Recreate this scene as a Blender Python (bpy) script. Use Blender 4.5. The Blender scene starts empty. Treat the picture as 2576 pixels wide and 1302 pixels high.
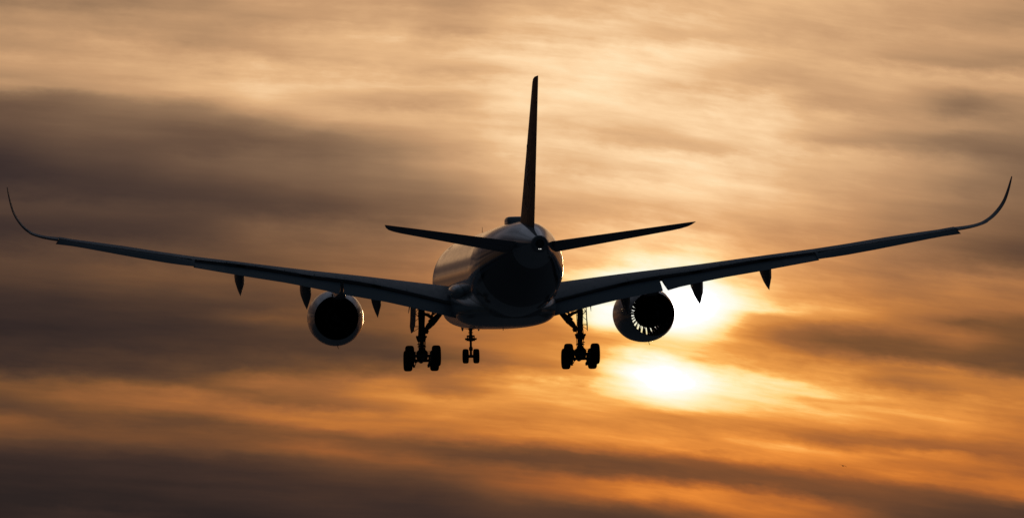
import bpy, bmesh, math, random
from mathutils import Vector, Matrix, Euler
random.seed(7)
scene = bpy.context.scene
COL = scene.collection

# ------------------------------------------------------------------ camera
CAM_EL = 6.0                                   # degrees above the horizon
cam_data = bpy.data.cameras.new("camera")
cam_data.sensor_width = 36.0
cam_data.lens = 20730.0 * 36.0 / 4096.0
cam_data.clip_start = 1.0
cam_data.clip_end = 60000.0
cam = bpy.data.objects.new("camera", cam_data)
COL.objects.link(cam)
cam.location = (0.0, 0.0, 2.2)
cam.rotation_euler = (math.radians(90.0 + CAM_EL), 0.0, 0.0)
scene.camera = cam
scene.view_settings.view_transform = 'Standard'
scene.view_settings.look = 'None'
scene.view_settings.exposure = 0.0
scene.view_settings.gamma = 1.0

# ------------------------------------------------------------------ sun
SUN_AZ, SUN_EL = 1.80, 5.45                    # degrees right of +Y, above horizon
sun_data = bpy.data.lights.new("sun", 'SUN')
sun_data.energy = 0.03
sun_data.angle = math.radians(2.0)          # veiled by the cloud
sun_data.color = (1.0, 0.62, 0.30)
sun = bpy.data.objects.new("sun", sun_data)
COL.objects.link(sun)
sd = Vector((math.sin(math.radians(SUN_AZ)) * math.cos(math.radians(SUN_EL)),
             math.cos(math.radians(SUN_AZ)) * math.cos(math.radians(SUN_EL)),
             math.sin(math.radians(SUN_EL))))
sun.rotation_euler = sd.to_track_quat('Z', 'Y').to_euler()
sun.location = (60, 300, 60)

# ------------------------------------------------------------------ sky
# Brightness of the cloud deck, row by row of elevation (first number, in units of
# 1/1302 of the deck's 5.7 degree height, counted down from its top) at five
# azimuths each; four blocks side by side above, four below.
SKY_ROWS = {
'T1': """0:150,155,160,175,198
50:172,165,158,178,200
100:185,180,182,188,178
150:178,182,182,180,192
200:190,195,200,174,200
250:176,200,214,200,188
300:195,195,215,215,208
350:195,200,215,222,225
400:165,190,200,225,232
450:190,185,205,215,237
490:125,125,175,210,230
540:105,120,138,150,218
600:105,115,125,135,160
650:95,112,118,110,132
700:85,105,110,105,110
750:70,90,95,100,115
800:62,80,90,110,115
850:58,72,80,108,117
900:58,66,75,92,110
950:62,66,68,78,90
1000:70,70,72,75,82
1050:80,82,80,80,84
1100:68,72,78,82,96
1150:60,62,66,78,106
1200:64,68,72,78,110
1300:80,90,95,96,100""",
'T2': """0:200,205,208,188,210
50:198,205,210,195,215
90:180,196,212,200,222
150:202,215,220,182,215
200:210,222,228,220,230
270:205,212,228,235,243
300:220,207,215,232,247
350:228,222,235,200,228
400:236,232,238,238,248
450:239,240,240,240,252
500:230,222,197,202,252
530:222,215,202,205,242
590:160,212,222,228,245
640:135,172,205,222,238
700:108,130,172,205,242
750:112,120,150,185,230
800:118,125,150,195,240
850:118,128,150,195,235
900:110,122,138,170,225
950:90,110,132,155,210
1000:85,95,120,140,195
1050:82,88,115,135,188
1100:105,110,115,130,185
1150:118,125,132,150,195
1200:120,130,142,165,210
1300:110,130,145,178,222""",
'T3': """0:212,222,218,225,224
50:222,232,235,228,224
100:232,238,238,235,220
150:232,238,240,232,212
190:230,230,226,230,217
250:245,248,254,245,230
300:250,252,254,245,231
350:238,252,254,237,210
400:246,252,250,228,212
450:250,252,246,237,225
500:254,254,250,242,233
550:250,248,250,248,240
580:245,232,242,251,243
650:240,236,226,250,246
700:243,241,217,241,243
740:238,247,236,218,240
780:230,241,252,245,240
830:230,226,246,252,243
880:240,232,236,253,237
930:232,248,250,248,235
970:220,236,248,250,236
1020:203,220,230,240,228
1080:195,215,235,235,214
1130:205,225,245,235,202
1180:220,235,252,246,200
1230:230,243,255,252,205
1290:236,248,258,255,218""",
'T4': """0:225,220,212,200,180
50:225,218,212,200,190
100:222,215,208,195,170
150:212,212,205,190,180
200:215,215,210,200,190
250:225,215,210,195,195
300:230,218,187,180,165
340:214,218,205,167,152
390:214,218,225,215,200
430:213,210,220,215,208
480:234,195,206,165,203
520:240,192,200,140,167
560:240,206,195,143,170
620:241,225,195,170,165
660:240,215,195,180,165
700:236,196,166,142,150
750:237,220,176,140,127
800:247,230,208,160,122
850:238,224,214,175,125
900:239,215,196,165,125
950:243,220,195,150,130
1000:235,206,190,160,130
1050:230,210,180,150,130
1100:216,200,170,145,125
1150:210,195,165,140,120
1200:210,195,160,135,115
1290:225,200,165,120,92""",
'T5': """0:92,92,97,100,104
50:85,92,114,112,106
100:80,85,112,114,108
150:72,78,95,100,100
200:60,64,75,80,87
250:55,60,72,75,88
300:52,58,66,72,115
340:52,55,60,62,80
400:56,56,58,62,68
450:56,58,62,66,74
500:58,66,72,78,100
550:60,66,72,90,90
600:88,88,88,100,150
640:125,123,126,115,160
680:105,130,145,150,112
720:95,138,150,166,155
760:92,100,138,160,175
800:128,97,97,112,172
840:120,117,108,96,110
880:105,110,114,113,112
920:82,90,108,108,118
960:65,70,87,98,110
1000:58,60,66,72,77
1050:54,55,60,58,64
1100:48,50,52,55,60
1150:46,48,50,54,60
1200:45,45,46,54,60
1270:48,48,46,46,51
1300:82,72,60,50,46""",
'T6': """0:100,115,130,160,215
50:107,125,145,168,218
100:114,125,150,185,220
150:97,115,128,160,215
200:86,100,116,148,205
250:98,115,122,155,205
300:118,130,140,172,205
350:77,97,122,165,200
400:70,80,87,152,192
450:77,84,86,122,185
500:95,95,92,112,175
550:98,110,125,142,192
600:152,150,173,180,230
640:162,160,195,148,248
680:112,150,198,165,235
720:152,117,172,212,230
760:175,165,167,206,222
800:178,185,194,206,210
840:118,178,190,188,208
880:107,112,165,185,212
920:130,127,112,122,172
960:115,150,112,92,106
1000:78,110,140,108,97
1050:65,80,110,140,135
1100:62,70,82,107,148
1150:61,66,70,86,135
1200:59,62,64,72,110
1250:51,60,62,65,80
1300:47,54,60,62,75""",
'T7': """0:215,235,255,258,258,222
60:218,250,262,262,255,228
150:218,250,262,268,262,245
200:212,248,262,275,268,240
250:208,246,262,280,275,232
300:203,240,258,275,262,185
350:190,225,246,260,235,160
400:183,210,235,256,238,178
450:183,213,245,252,234,188
500:172,202,262,262,240,206
550:172,190,266,272,258,222
600:225,216,268,285,272,250
640:248,254,266,290,265,257
680:236,254,264,285,262,258
720:227,245,256,268,260,260
760:214,235,246,258,250,255
800:203,210,216,200,215,230
840:206,215,220,222,215,205
880:214,230,225,228,220,218
920:168,225,235,238,235,237
960:108,125,190,225,235,250
1000:96,110,122,130,142,238
1050:132,102,112,115,124,150
1100:160,165,132,118,112,120
1130:148,198,190,172,150,120
1160:138,172,224,226,220,160
1200:115,150,214,226,229,195
1250:83,85,110,150,192,208
1300:75,75,80,90,110,170""",
'T8': """0:222,200,165,125,90
60:226,188,165,150,120
100:236,200,170,178,163
150:243,206,175,190,165
200:243,197,166,186,165
250:258,228,198,176,166
280:262,236,190,167,155
320:212,208,184,113,122
360:165,138,164,148,116
400:165,118,122,164,110
450:183,140,110,120,96
500:212,180,112,110,95
550:232,214,198,150,100
600:254,224,167,207,140
640:258,244,167,187,198
680:258,249,213,177,196
720:259,245,234,224,192
760:255,247,230,202,205
800:228,244,239,234,196
840:208,215,225,234,186
880:212,167,195,206,200
920:238,162,142,161,180
960:250,235,214,150,152
1000:236,239,225,214,150
1040:178,205,182,195,166
1080:125,195,214,175,160
1120:120,122,190,208,193
1160:135,116,117,166,205
1200:198,112,110,115,190
1250:160,178,96,86,96
1300:185,150,95,80,76""",
}

FAR_A, FAR_B = 120.0, 12.0      # brightness of the deck outside the framed part, and far from the sun
WISP_A, WISP_B, WISP_C = 0.26, 0.12, 0.40     # contrast of the fine wisps
SUN_BOOST = 30.0
COOL_LEVEL = 1.3
SKY_STRENGTH = 0.005

def sky_table(s):
    out = []
    for ln in s.strip().split('\n'):
        y, v = ln.split(':')
        out.append((float(y), [float(a) for a in v.split(',')]))
    return out
CX = [0, 161, 322, 483, 644, 805, 966, 1127, 1288, 1449, 1610, 1691, 1771, 1932, 2093, 2254, 2415, 2576]
cols = {}
for k, (a, b) in enumerate((('T1', 'T5'), ('T2', 'T6'), ('T3', 'T7'), ('T4', 'T8'))):
    five = [644 * k + 161 * i for i in range(5)]
    for name, cs, off in ((a, five, 0), (b, [1288, 1449, 1610, 1691, 1771, 1932] if k == 2 else five, 651)):
        for y, vs in sky_table(SKY_ROWS[name]):
            for c, v in zip(cs, vs):
                cols.setdefault(c, []).append((off + y / 2.0, v))
def lerp_tab(pts, x):
    if x <= pts[0][0]: return pts[0][1]
    for (x0, v0), (x1, v1) in zip(pts, pts[1:]):
        if x <= x1:
            return v0 + (v1 - v0) * (x - x0) / (x1 - x0) if x1 > x0 else v1
    return pts[-1][1]
for c in cols: cols[c].sort()
YY = [-160 + 10 * i for i in range(165)]
CV = []
for c in CX:
    if c == 1691:
        v = [0.5 * (lerp_tab(cols[1610], y) + lerp_tab(cols[1771], y)) if y < 651 else lerp_tab(cols[1691], y) for y in YY]
    else:
        v = [lerp_tab(cols[c], y) for y in YY]
    CV.append([0.15 * v[max(i - 1, 0)] + 0.7 * v[i] + 0.15 * v[min(i + 1, len(v) - 1)] for i in range(len(v))])
def streak_slope(y): return 0.012 + 0.075 * min(max(y, 0), 1302) / 1302.0
def deck(x, y):
    x = min(max(x, 0), 2575.0)
    i = 0
    while CX[i + 1] < x: i += 1
    w = (x - CX[i]) / (CX[i + 1] - CX[i])
    w = 0.5 * w + 0.5 * w * w * (3 - 2 * w)
    m = streak_slope(y) + 0.06 * min(max((x - 1400.0) / 800.0, 0.0), 1.0)
    def samp(ci, yv):
        f = min(max((yv + 160) / 10.0, 0), len(YY) - 1.001); j = int(f); t = f - j
        return CV[ci][j] * (1 - t) + CV[ci][j + 1] * t
    return samp(i, y + m * (CX[i] - x)) * (1 - w) + samp(i + 1, y + m * (CX[i + 1] - x)) * w

DEG_PER_UNIT = 0.0043965
ROW0, ROW_STEP, NROW = -32.0, 15.0, 96
X0, X1, NST = -120.0, 2700.0, 31

world = bpy.data.worlds.new("World")
scene.world = world
world.use_nodes = True
nt = world.node_tree
for n in list(nt.nodes): nt.nodes.remove(n)
def N(t, **kw):
    n = nt.nodes.new(t)
    for k, v in kw.items(): setattr(n, k, v)
    return n
def plug(sock, v):
    if isinstance(v, (int, float)): sock.default_value = v
    elif isinstance(v, (tuple, list)): sock.default_value = v
    else: nt.links.new(v, sock)
def M(op, a, b=0.0, c=None, clamp=False):
    n = N('ShaderNodeMath', operation=op, use_clamp=clamp)
    plug(n.inputs[0], a); plug(n.inputs[1], b)
    if c is not None: plug(n.inputs[2], c)
    return n.outputs[0]
def VM(op, a, b=None):
    n = N('ShaderNodeVectorMath', operation=op)
    plug(n.inputs[0], a)
    if b is not None: plug(n.inputs[1], b)
    return n.outputs['Value'] if op in ('DOT_PRODUCT', 'LENGTH') else n.outputs[0]
def MIX(f, a, b):
    n = N('ShaderNodeMix', data_type='RGBA')
    plug(n.inputs[0], f); plug(n.inputs[6], a); plug(n.inputs[7], b)
    return n.outputs[2]
def SMOOTH(v, lo, hi):
    n = N('ShaderNodeMapRange', interpolation_type='SMOOTHSTEP')
    plug(n.inputs[0], v); plug(n.inputs[1], lo); plug(n.inputs[2], hi)
    return n.outputs[0]
def COMB(x, y, z):
    n = N('ShaderNodeCombineXYZ'); plug(n.inputs[0], x); plug(n.inputs[1], y); plug(n.inputs[2], z)
    return n.outputs[0]
def NOISE(vec, scale, detail=3.0, rough=0.5):
    n = N('ShaderNodeTexNoise', noise_dimensions='3D')
    plug(n.inputs['Vector'], vec); n.inputs['Scale'].default_value = scale
    n.inputs['Detail'].default_value = detail; n.inputs['Roughness'].default_value = rough
    return n.outputs[0]
def lin(c):
    c = c / 255.0
    return c / 12.92 if c <= 0.04045 else ((c + 0.055) / 1.055) ** 2.4

tc = N('ShaderNodeTexCoord')
dirv = VM('NORMALIZE', tc.outputs['Generated'])
sep = N('ShaderNodeSeparateXYZ'); nt.links.new(dirv, sep.inputs[0])
az = M('MULTIPLY', M('ARCTAN2', sep.outputs[0], sep.outputs[1]), 180.0 / math.pi)
el = M('MULTIPLY', M('ARCSINE', sep.outputs[2]), 180.0 / math.pi)
px = M('MULTIPLY_ADD', az, math.cos(math.radians(CAM_EL)) / DEG_PER_UNIT, 1287.5)
py0 = M('MULTIPLY_ADD', el, -1.0 / DEG_PER_UNIT, 651.0 + CAM_EL / DEG_PER_UNIT)

# wind-drawn wisps: noise stretched along the streaks (they sink to the right)
sx = M('MULTIPLY', px, 0.001)
tilt = M('MULTIPLY_ADD', SMOOTH(px, 900.0, 2000.0), 0.09, 0.05)
sy = M('MULTIPLY', M('SUBTRACT', py0, M('MULTIPLY', M('SUBTRACT', px, 1287.5), tilt)), 0.001)
wisp_v = COMB(M('MULTIPLY', sx, 1.6), M('MULTIPLY', sy, 12.0), 0.37)
n_warp = NOISE(wisp_v, 1.0, 3.0, 0.5)
n_fine = NOISE(COMB(M('MULTIPLY', sx, 3.2), M('MULTIPLY', sy, 30.0), 4.1), 1.0, 5.0, 0.55)
n_mid = NOISE(COMB(M('MULTIPLY', sx, 1.7), M('MULTIPLY', M('ADD', sy, M('MULTIPLY', n_warp, 0.03)), 15.0), 5.9), 1.0, 7.0, 0.62)
n_puff = NOISE(COMB(M('MULTIPLY', sx, 10.0), M('MULTIPLY', sy, 26.0), 7.7), 1.0, 5.0, 0.6)
py = M('ADD', py0, M('ADD', M('MULTIPLY', M('SUBTRACT', n_warp, 0.5), 34.0), M('MULTIPLY', M('SUBTRACT', n_puff, 0.5), 36.0)))

# row coordinate along the sinking streaks
m0, m1 = 0.012, 0.075 / 1302.0
dx = M('SUBTRACT', px, 1287.5)
rowy = M('DIVIDE', M('SUBTRACT', py, M('MULTIPLY', dx, m0)), M('MULTIPLY_ADD', dx, m1, 1.0))
rown = M('MAXIMUM', M('MINIMUM', M('DIVIDE', M('SUBTRACT', rowy, ROW0), ROW_STEP), NROW - 1.0), 0.0)
rvec = COMB(rown, rown, rown)
u = M('DIVIDE', M('SUBTRACT', px, X0), X1 - X0, clamp=True)
acc = None
for r3 in range(NROW // 3):
    rp = N('ShaderNodeValToRGB'); cr = rp.color_ramp; cr.interpolation = 'CARDINAL'
    while len(cr.elements) < NST: cr.elements.new(0.5)
    for i in range(NST):
        e = cr.elements[i]; e.position = i / (NST - 1.0)
    for i in range(NST):
        x = X0 + (X1 - X0) * i / (NST - 1.0)
        vals = []
        for q in range(3):
            Y = ROW0 + ROW_STEP * (3 * r3 + q)
            yy = Y * (1.0 + m1 * (x - 1287.5)) + m0 * (x - 1287.5)
            vals.append(deck(x, yy) / 400.0)
        cr.elements[i].color = (vals[0], vals[1], vals[2], 1.0)
    nt.links.new(u, rp.inputs[0])
    w = VM('MAXIMUM', VM('SUBTRACT', (1, 1, 1), VM('ABSOLUTE', VM('SUBTRACT', rvec, (3.0 * r3, 3.0 * r3 + 1, 3.0 * r3 + 2)))), (0, 0, 0))
    d = VM('DOT_PRODUCT', w, rp.outputs[0])
    acc = d if acc is None else M('ADD', acc, d)
val = acc

# generic cloud deck outside the part the lens sees: dims away from the sun
sunv = VM('DOT_PRODUCT', dirv, tuple(sd))
ang = M('MULTIPLY', M('ARCCOSINE', M('MINIMUM', sunv, 0.999999)), 180.0 / math.pi)
far_noise = NOISE(COMB(M('MULTIPLY', az, 0.10), M('MULTIPLY', el, 0.55), 2.2), 1.0, 6.0, 0.6)
far_level = M('MULTIPLY_ADD', M('EXPONENT', M('MULTIPLY', ang, -1.0 / 26.0)), FAR_A / 400.0, FAR_B / 400.0)
far_val = M('MULTIPLY', far_level, M('MULTIPLY_ADD', far_noise, 3.2, -0.6))
offx = M('MAXIMUM', M('SUBTRACT', M('ABSOLUTE', dx), 1290.0), 0.0)
offy = M('MAXIMUM', M('SUBTRACT', M('ABSOLUTE', M('SUBTRACT', py0, 651.0)), 655.0), 0.0)
outside = SMOOTH(M('MAXIMUM', offx, offy), 30.0, 900.0)
val = M('ADD', M('MULTIPLY', val, M('SUBTRACT', 1.0, outside)), M('MULTIPLY', M('MAXIMUM', far_val, 0.03), outside))
# fine wisps
lowness = M('MULTIPLY_ADD', SMOOTH(py0, 450.0, 900.0), 0.55, 0.5)
tex = M('ADD', M('MULTIPLY', M('SUBTRACT', n_fine, 0.5), M('MULTIPLY', lowness, WISP_A)), M('MULTIPLY', M('SUBTRACT', n_puff, 0.5), WISP_B))
tex = M('ADD', tex, M('MULTIPLY', M('SUBTRACT', n_mid, 0.5), M('MULTIPLY', lowness, WISP_C)))
val = M('MULTIPLY', val, M('ADD', tex, 1.0))

# the veiled sun and its second bright patch under the dark band
GL = [(1705,772,175,92,0.0,58),(1705,768,100,58,0.0,78),(1775,762,80,42,0.05,34),(1518,792,62,36,0.0,85),(1585,688,120,30,-0.12,48),(1670,957,210,60,0.1,44),(1668,952,92,38,0.2,72),(1660,860,340,180,0.0,3)]
glow = None
for cx, cy, gx, gy, tilt, a in GL:
    ddx = M('SUBTRACT', px, cx)
    ddy = M('SUBTRACT', M('SUBTRACT', py, cy), M('MULTIPLY', ddx, tilt))
    q = M('ADD', M('POWER', M('ABSOLUTE', M('DIVIDE', ddx, gx)), 2.0), M('POWER', M('ABSOLUTE', M('DIVIDE', ddy, gy)), 2.0))
    g = M('MULTIPLY', M('EXPONENT', M('MULTIPLY', q, -1.0)), a / 400.0)
    glow = g if glow is None else M('ADD', glow, g)
val = M('ADD', val, glow)

TOPP = [(0,(0,0,0)),(45,(42,34,35)),(60,(62,49,46)),(105,(107,82,65)),(150,(151,118,89)),(200,(201,156,114)),(228,(230,183,134)),(250,(254,214,166)),(262,(255,227,182)),(285,(255,240,205)),(320,(255,252,235)),(360,(255,255,252)),(395,(255,255,255))]
BOTP = [(0,(0,0,0)),(45,(46,37,36)),(60,(62,47,41)),(90,(92,65,47)),(120,(122,81,49)),(160,(161,102,57)),(200,(201,126,59)),(235,(236,156,74)),(252,(254,182,94)),(264,(255,212,128)),(290,(255,238,180)),(325,(255,252,228)),(360,(255,255,250)),(395,(255,255,255))]
LOWP = [(0,(0,0,0)),(45,(45,36,34)),(60,(62,46,40)),(90,(93,63,45)),(120,(123,77,47)),(160,(162,93,47)),(200,(203,116,48)),(235,(240,142,56)),(255,(255,165,74)),(300,(255,225,150)),(395,(255,255,255))]
def palette(P):
    rp = N('ShaderNodeValToRGB'); cr = rp.color_ramp; cr.interpolation = 'LINEAR'
    P = P[1:]
    while len(cr.elements) < len(P): cr.elements.new(0.5)
    for e, (v, c) in zip(cr.elements, P): e.position = v / 400.0
    for e, (v, c) in zip(cr.elements, P): e.color = tuple(lin(q) for q in c) + (1.0,)
    nt.links.new(val, rp.inputs[0])
    return rp.outputs[0]
up, low, lowest = palette(TOPP), palette(BOTP), palette(LOWP)
low = MIX(SMOOTH(py0, 940.0, 1240.0), low, lowest)
deck_col = MIX(SMOOTH(py0, 380.0, 880.0), up, low)
# higher up in front the cloud turns grey-blue
cool = N('ShaderNodeVectorMath', operation='SCALE'); cool.inputs[0].default_value = (0.42, 0.46, 0.58); nt.links.new(M('MULTIPLY', val, COOL_LEVEL), cool.inputs[3])
deck_col = MIX(SMOOTH(el, 10.0, 20.0), deck_col, cool.outputs[0])
# brighter than white towards the sun itself
boost = M('MULTIPLY_ADD', M('MAXIMUM', M('SUBTRACT', val, 0.90), 0.0), SUN_BOOST, 1.0)
bn = N('ShaderNodeVectorMath', operation='SCALE'); nt.links.new(deck_col, bn.inputs[0]); nt.links.new(boost, bn.inputs[3])
deck_col = bn.outputs[0]

# clear dim sky behind and overhead
skyt = N('ShaderNodeTexSky', sky_type='NISHITA')
skyt.sun_disc = False
skyt.sun_elevation = math.radians(SUN_EL)
skyt.sun_rotation = math.radians(SUN_AZ)
bg_sky = N('ShaderNodeBackground'); nt.links.new(skyt.outputs[0], bg_sky.inputs[0]); nt.links.new(M('MULTIPLY', M('MULTIPLY_ADD', SMOOTH(el, 18.0, 60.0), 6.0, 0.28), SKY_STRENGTH), bg_sky.inputs[1])   # the haze is thinner overhead
bg_deck = N('ShaderNodeBackground'); nt.links.new(deck_col, bg_deck.inputs[0]); bg_deck.inputs[1].default_value = 1.0
mixs = N('ShaderNodeMixShader')
front = M('MULTIPLY', M('SUBTRACT', 1.0, SMOOTH(ang, 14.0, 45.0)), SMOOTH(el, -0.6, 0.6))
nt.links.new(front, mixs.inputs[0]); nt.links.new(bg_sky.outputs[0], mixs.inputs[1]); nt.links.new(bg_deck.outputs[0], mixs.inputs[2])
wo = N('ShaderNodeOutputWorld'); nt.links.new(mixs.outputs[0], wo.inputs[0])
world.cycles.sampling_method = 'MANUAL'
world.cycles.sample_map_resolution = 2048


# ------------------------------------------------------------------ helpers
def set_props(o, label=None, category=None, group=None, kind=None):
    if label: o['label'] = label
    if category: o['category'] = category
    if group: o['group'] = group
    if kind: o['kind'] = kind
    return o

class Shape:
    """collects vertices and faces of ONE mesh object"""
    def __init__(self): self.v = []; self.f = []
    def loft(self, secs, closed=True, caps=(True, True)):
        b = len(self.v); n = len(secs[0])
        for s in secs: self.v += [tuple(p) for p in s]
        for i in range(len(secs) - 1):
            for j in range(n if closed else n - 1):
                k = (j + 1) % n
                self.f.append((b + i * n + j, b + i * n + k, b + (i + 1) * n + k, b + (i + 1) * n + j))
        if closed and caps[0]: self.f.append(tuple(b + j for j in reversed(range(n))))
        if closed and caps[1]: self.f.append(tuple(b + (len(secs) - 1) * n + j for j in range(n)))
        return self
    def tube(self, pts, rad, n=12):
        pts = [Vector(p) for p in pts]
        if isinstance(rad, (int, float)): rad = [rad] * len(pts)
        secs = []
        ref = None
        for i, p in enumerate(pts):
            t = (pts[min(i + 1, len(pts) - 1)] - pts[max(i - 1, 0)]).normalized()
            if ref is None:
                ref = Vector((0, 0, 1)) if abs(t.z) < 0.9 else Vector((0, 1, 0))
            a = t.cross(ref).normalized(); b = a.cross(t).normalized(); ref = b
            secs.append([p + (a * math.cos(q) + b * math.sin(q)) * rad[i] for q in [2 * math.pi * k / n for k in range(n)]])
        return self.loft(secs)
    def lathe(self, prof, org, axis, n=48, closed=False):
        """prof: (distance along axis, radius)"""
        ax = Vector(axis).normalized()
        a = ax.cross(Vector((0, 0, 1)) if abs(ax.z) < 0.9 else Vector((1, 0, 0))).normalized(); b = ax.cross(a)
        o = Vector(org)
        secs = [[o + ax * d + (a * math.cos(q) + b * math.sin(q)) * r for q in [2 * math.pi * k / n for k in range(n)]] for d, r in prof]
        if closed: secs.append(secs[0])
        return self.loft(secs, caps=(not closed, not closed))
    def box(self, c, s, rot=None, bev=0.0):
        c = Vector(c); hx, hy, hz = [q * 0.5 for q in s]
        m = Euler(rot).to_matrix() if rot else Matrix.Identity(3)
        b = min(bev, hx * .9, hz * .9) if bev else min(hx, hz) * 0.15
        ring = [(-hx + b, -hz), (hx - b, -hz), (hx, -hz + b), (hx, hz - b), (hx - b, hz), (-hx + b, hz), (-hx, hz - b), (-hx, -hz + b)]
        secs = []
        for y, k in ((-hy, 0.9), (-hy + min(b, hy * .3), 1.0), (hy - min(b, hy * .3), 1.0), (hy, 0.9)):
            secs.append([c + m @ Vector((x * k, y, z * k)) for x, z in ring])
        return self.loft(secs)
    def build(self, name, mat, parent=None, angle=35.0, label=None):
        me = bpy.data.meshes.new(name)
        me.from_pydata(self.v, [], self.f)
        bm = bmesh.new(); bm.from_mesh(me)
        bmesh.ops.remove_doubles(bm, verts=bm.verts, dist=1e-5)
        bmesh.ops.recalc_face_normals(bm, faces=bm.faces)
        bm.to_mesh(me); bm.free()
        me.polygons.foreach_set('use_smooth', [True] * len(me.polygons))
        me.set_sharp_from_angle(angle=math.radians(angle))
        me.materials.append(mat)
        o = bpy.data.objects.new(name, me); COL.objects.link(o)
        if parent is not None: o.parent = parent
        if label: o['label'] = label
        return o

def T(pts, x): return lerp_tab(pts, x)
def smoothtab(pts, x):
    """Catmull-Rom through a table"""
    if x <= pts[0][0]: return pts[0][1]
    if x >= pts[-1][0]: return pts[-1][1]
    i = 0
    while pts[i + 1][0] < x: i += 1
    x0, y0 = pts[i]; x1, y1 = pts[i + 1]; h = x1 - x0
    def slope(k):
        a = pts[max(k - 1, 0)]; b = pts[min(k + 1, len(pts) - 1)]
        return (b[1] - a[1]) / (b[0] - a[0])
    t = (x - x0) / h; m0_ = slope(i) * h; m1_ = slope(i + 1) * h
    return (2 * t**3 - 3 * t**2 + 1) * y0 + (t**3 - 2 * t**2 + t) * m0_ + (-2 * t**3 + 3 * t**2) * y1 + (t**3 - t**2) * m1_

# ------------------------------------------------------------------ materials
def material(name, color, rough=0.4, metal=0.0, spec=0.5, coat=0.0, extra=None):
    m = bpy.data.materials.new(name); m.use_nodes = True
    t = m.node_tree; b = t.nodes['Principled BSDF']
    b.inputs['Base Color'].default_value = tuple(color) + (1.0,)
    b.inputs['Roughness'].default_value = rough
    b.inputs['Metallic'].default_value = metal
    b.inputs['Specular IOR Level'].default_value = spec
    b.inputs['Coat Weight'].default_value = coat
    b.inputs['Coat Roughness'].default_value = 0.05
    # slight dirt: uneven gloss and tone in every material
    tcn = t.nodes.new('ShaderNodeTexCoord'); mp = t.nodes.new('ShaderNodeMapping'); mp.inputs['Scale'].default_value = (1.0, 0.25, 1.0)
    nz = t.nodes.new('ShaderNodeTexNoise'); nz.inputs['Scale'].default_value = 2.5; nz.inputs['Detail'].default_value = 5.0
    t.links.new(tcn.outputs['Object'], mp.inputs[0]); t.links.new(mp.outputs[0], nz.inputs['Vector'])
    mr = t.nodes.new('ShaderNodeMapRange'); mr.inputs[3].default_value = max(rough - 0.07, 0.02); mr.inputs[4].default_value = rough + 0.09
    t.links.new(nz.outputs[0], mr.inputs[0]); t.links.new(mr.outputs[0], b.inputs['Roughness'])
    mx = t.nodes.new('ShaderNodeMix'); mx.data_type = 'RGBA'
    mx.inputs[6].default_value = tuple(c * 0.82 for c in color) + (1.0,)
    mx.inputs[7].default_value = tuple(color) + (1.0,)
    t.links.new(nz.outputs[0], mx.inputs[0]); t.links.new(mx.outputs[2], b.inputs['Base Color'])
    if extra: extra(t, b, tcn, mx)
    return m

def body_paint(t, b, tcn, mx):
    """white hull, dark blue band round the tail, circumferential skin seams"""
    sp = t.nodes.new('ShaderNodeSeparateXYZ'); t.links.new(tcn.outputs['Object'], sp.inputs[0])
    def mm(op, a, c):
        n = t.nodes.new('ShaderNodeMath'); n.operation = op
        for i, v in enumerate((a, c)):
            if isinstance(v, (int, float)): n.inputs[i].default_value = v
            else: t.links.new(v, n.inputs[i])
        return n.outputs[0]
    y = sp.outputs[1]
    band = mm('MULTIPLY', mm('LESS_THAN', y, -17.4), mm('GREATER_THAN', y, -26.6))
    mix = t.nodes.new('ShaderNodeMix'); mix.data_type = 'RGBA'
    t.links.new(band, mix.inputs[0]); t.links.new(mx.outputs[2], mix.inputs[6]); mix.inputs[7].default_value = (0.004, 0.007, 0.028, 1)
    seam = None
    for s in (19.5, 13.2, 7.0, 0.6, -6.0, -12.2, -17.4, -21.3):
        k = mm('LESS_THAN', mm('ABSOLUTE', mm('SUBTRACT', y, s), 0.0), 0.035)
        seam = k if seam is None else mm('MAXIMUM', seam, k)
    mix2 = t.nodes.new('ShaderNodeMix'); mix2.data_type = 'RGBA'
    t.links.new(seam, mix2.inputs[0]); t.links.new(mix.outputs[2], mix2.inputs[6]); mix2.inputs[7].default_value = (0.05, 0.05, 0.055, 1)
    t.links.new(mix2.outputs[2], b.inputs['Base Color'])
    # skin panels between frames are not perfectly flat
    wv = t.nodes.new('ShaderNodeTexWave'); wv.wave_type = 'BANDS'; wv.bands_direction = 'Y'
    wv.inputs['Scale'].default_value = 0.55; wv.inputs['Distortion'].default_value = 1.2; wv.inputs['Detail'].default_value = 2.0
    t.links.new(tcn.outputs['Object'], wv.inputs['Vector'])
    bp = t.nodes.new('ShaderNodeBump'); bp.inputs['Strength'].default_value = 0.05; bp.inputs['Distance'].default_value = 0.02
    t.links.new(wv.outputs[1], bp.inputs['Height']); t.links.new(bp.outputs[0], b.inputs['Normal'])

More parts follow.
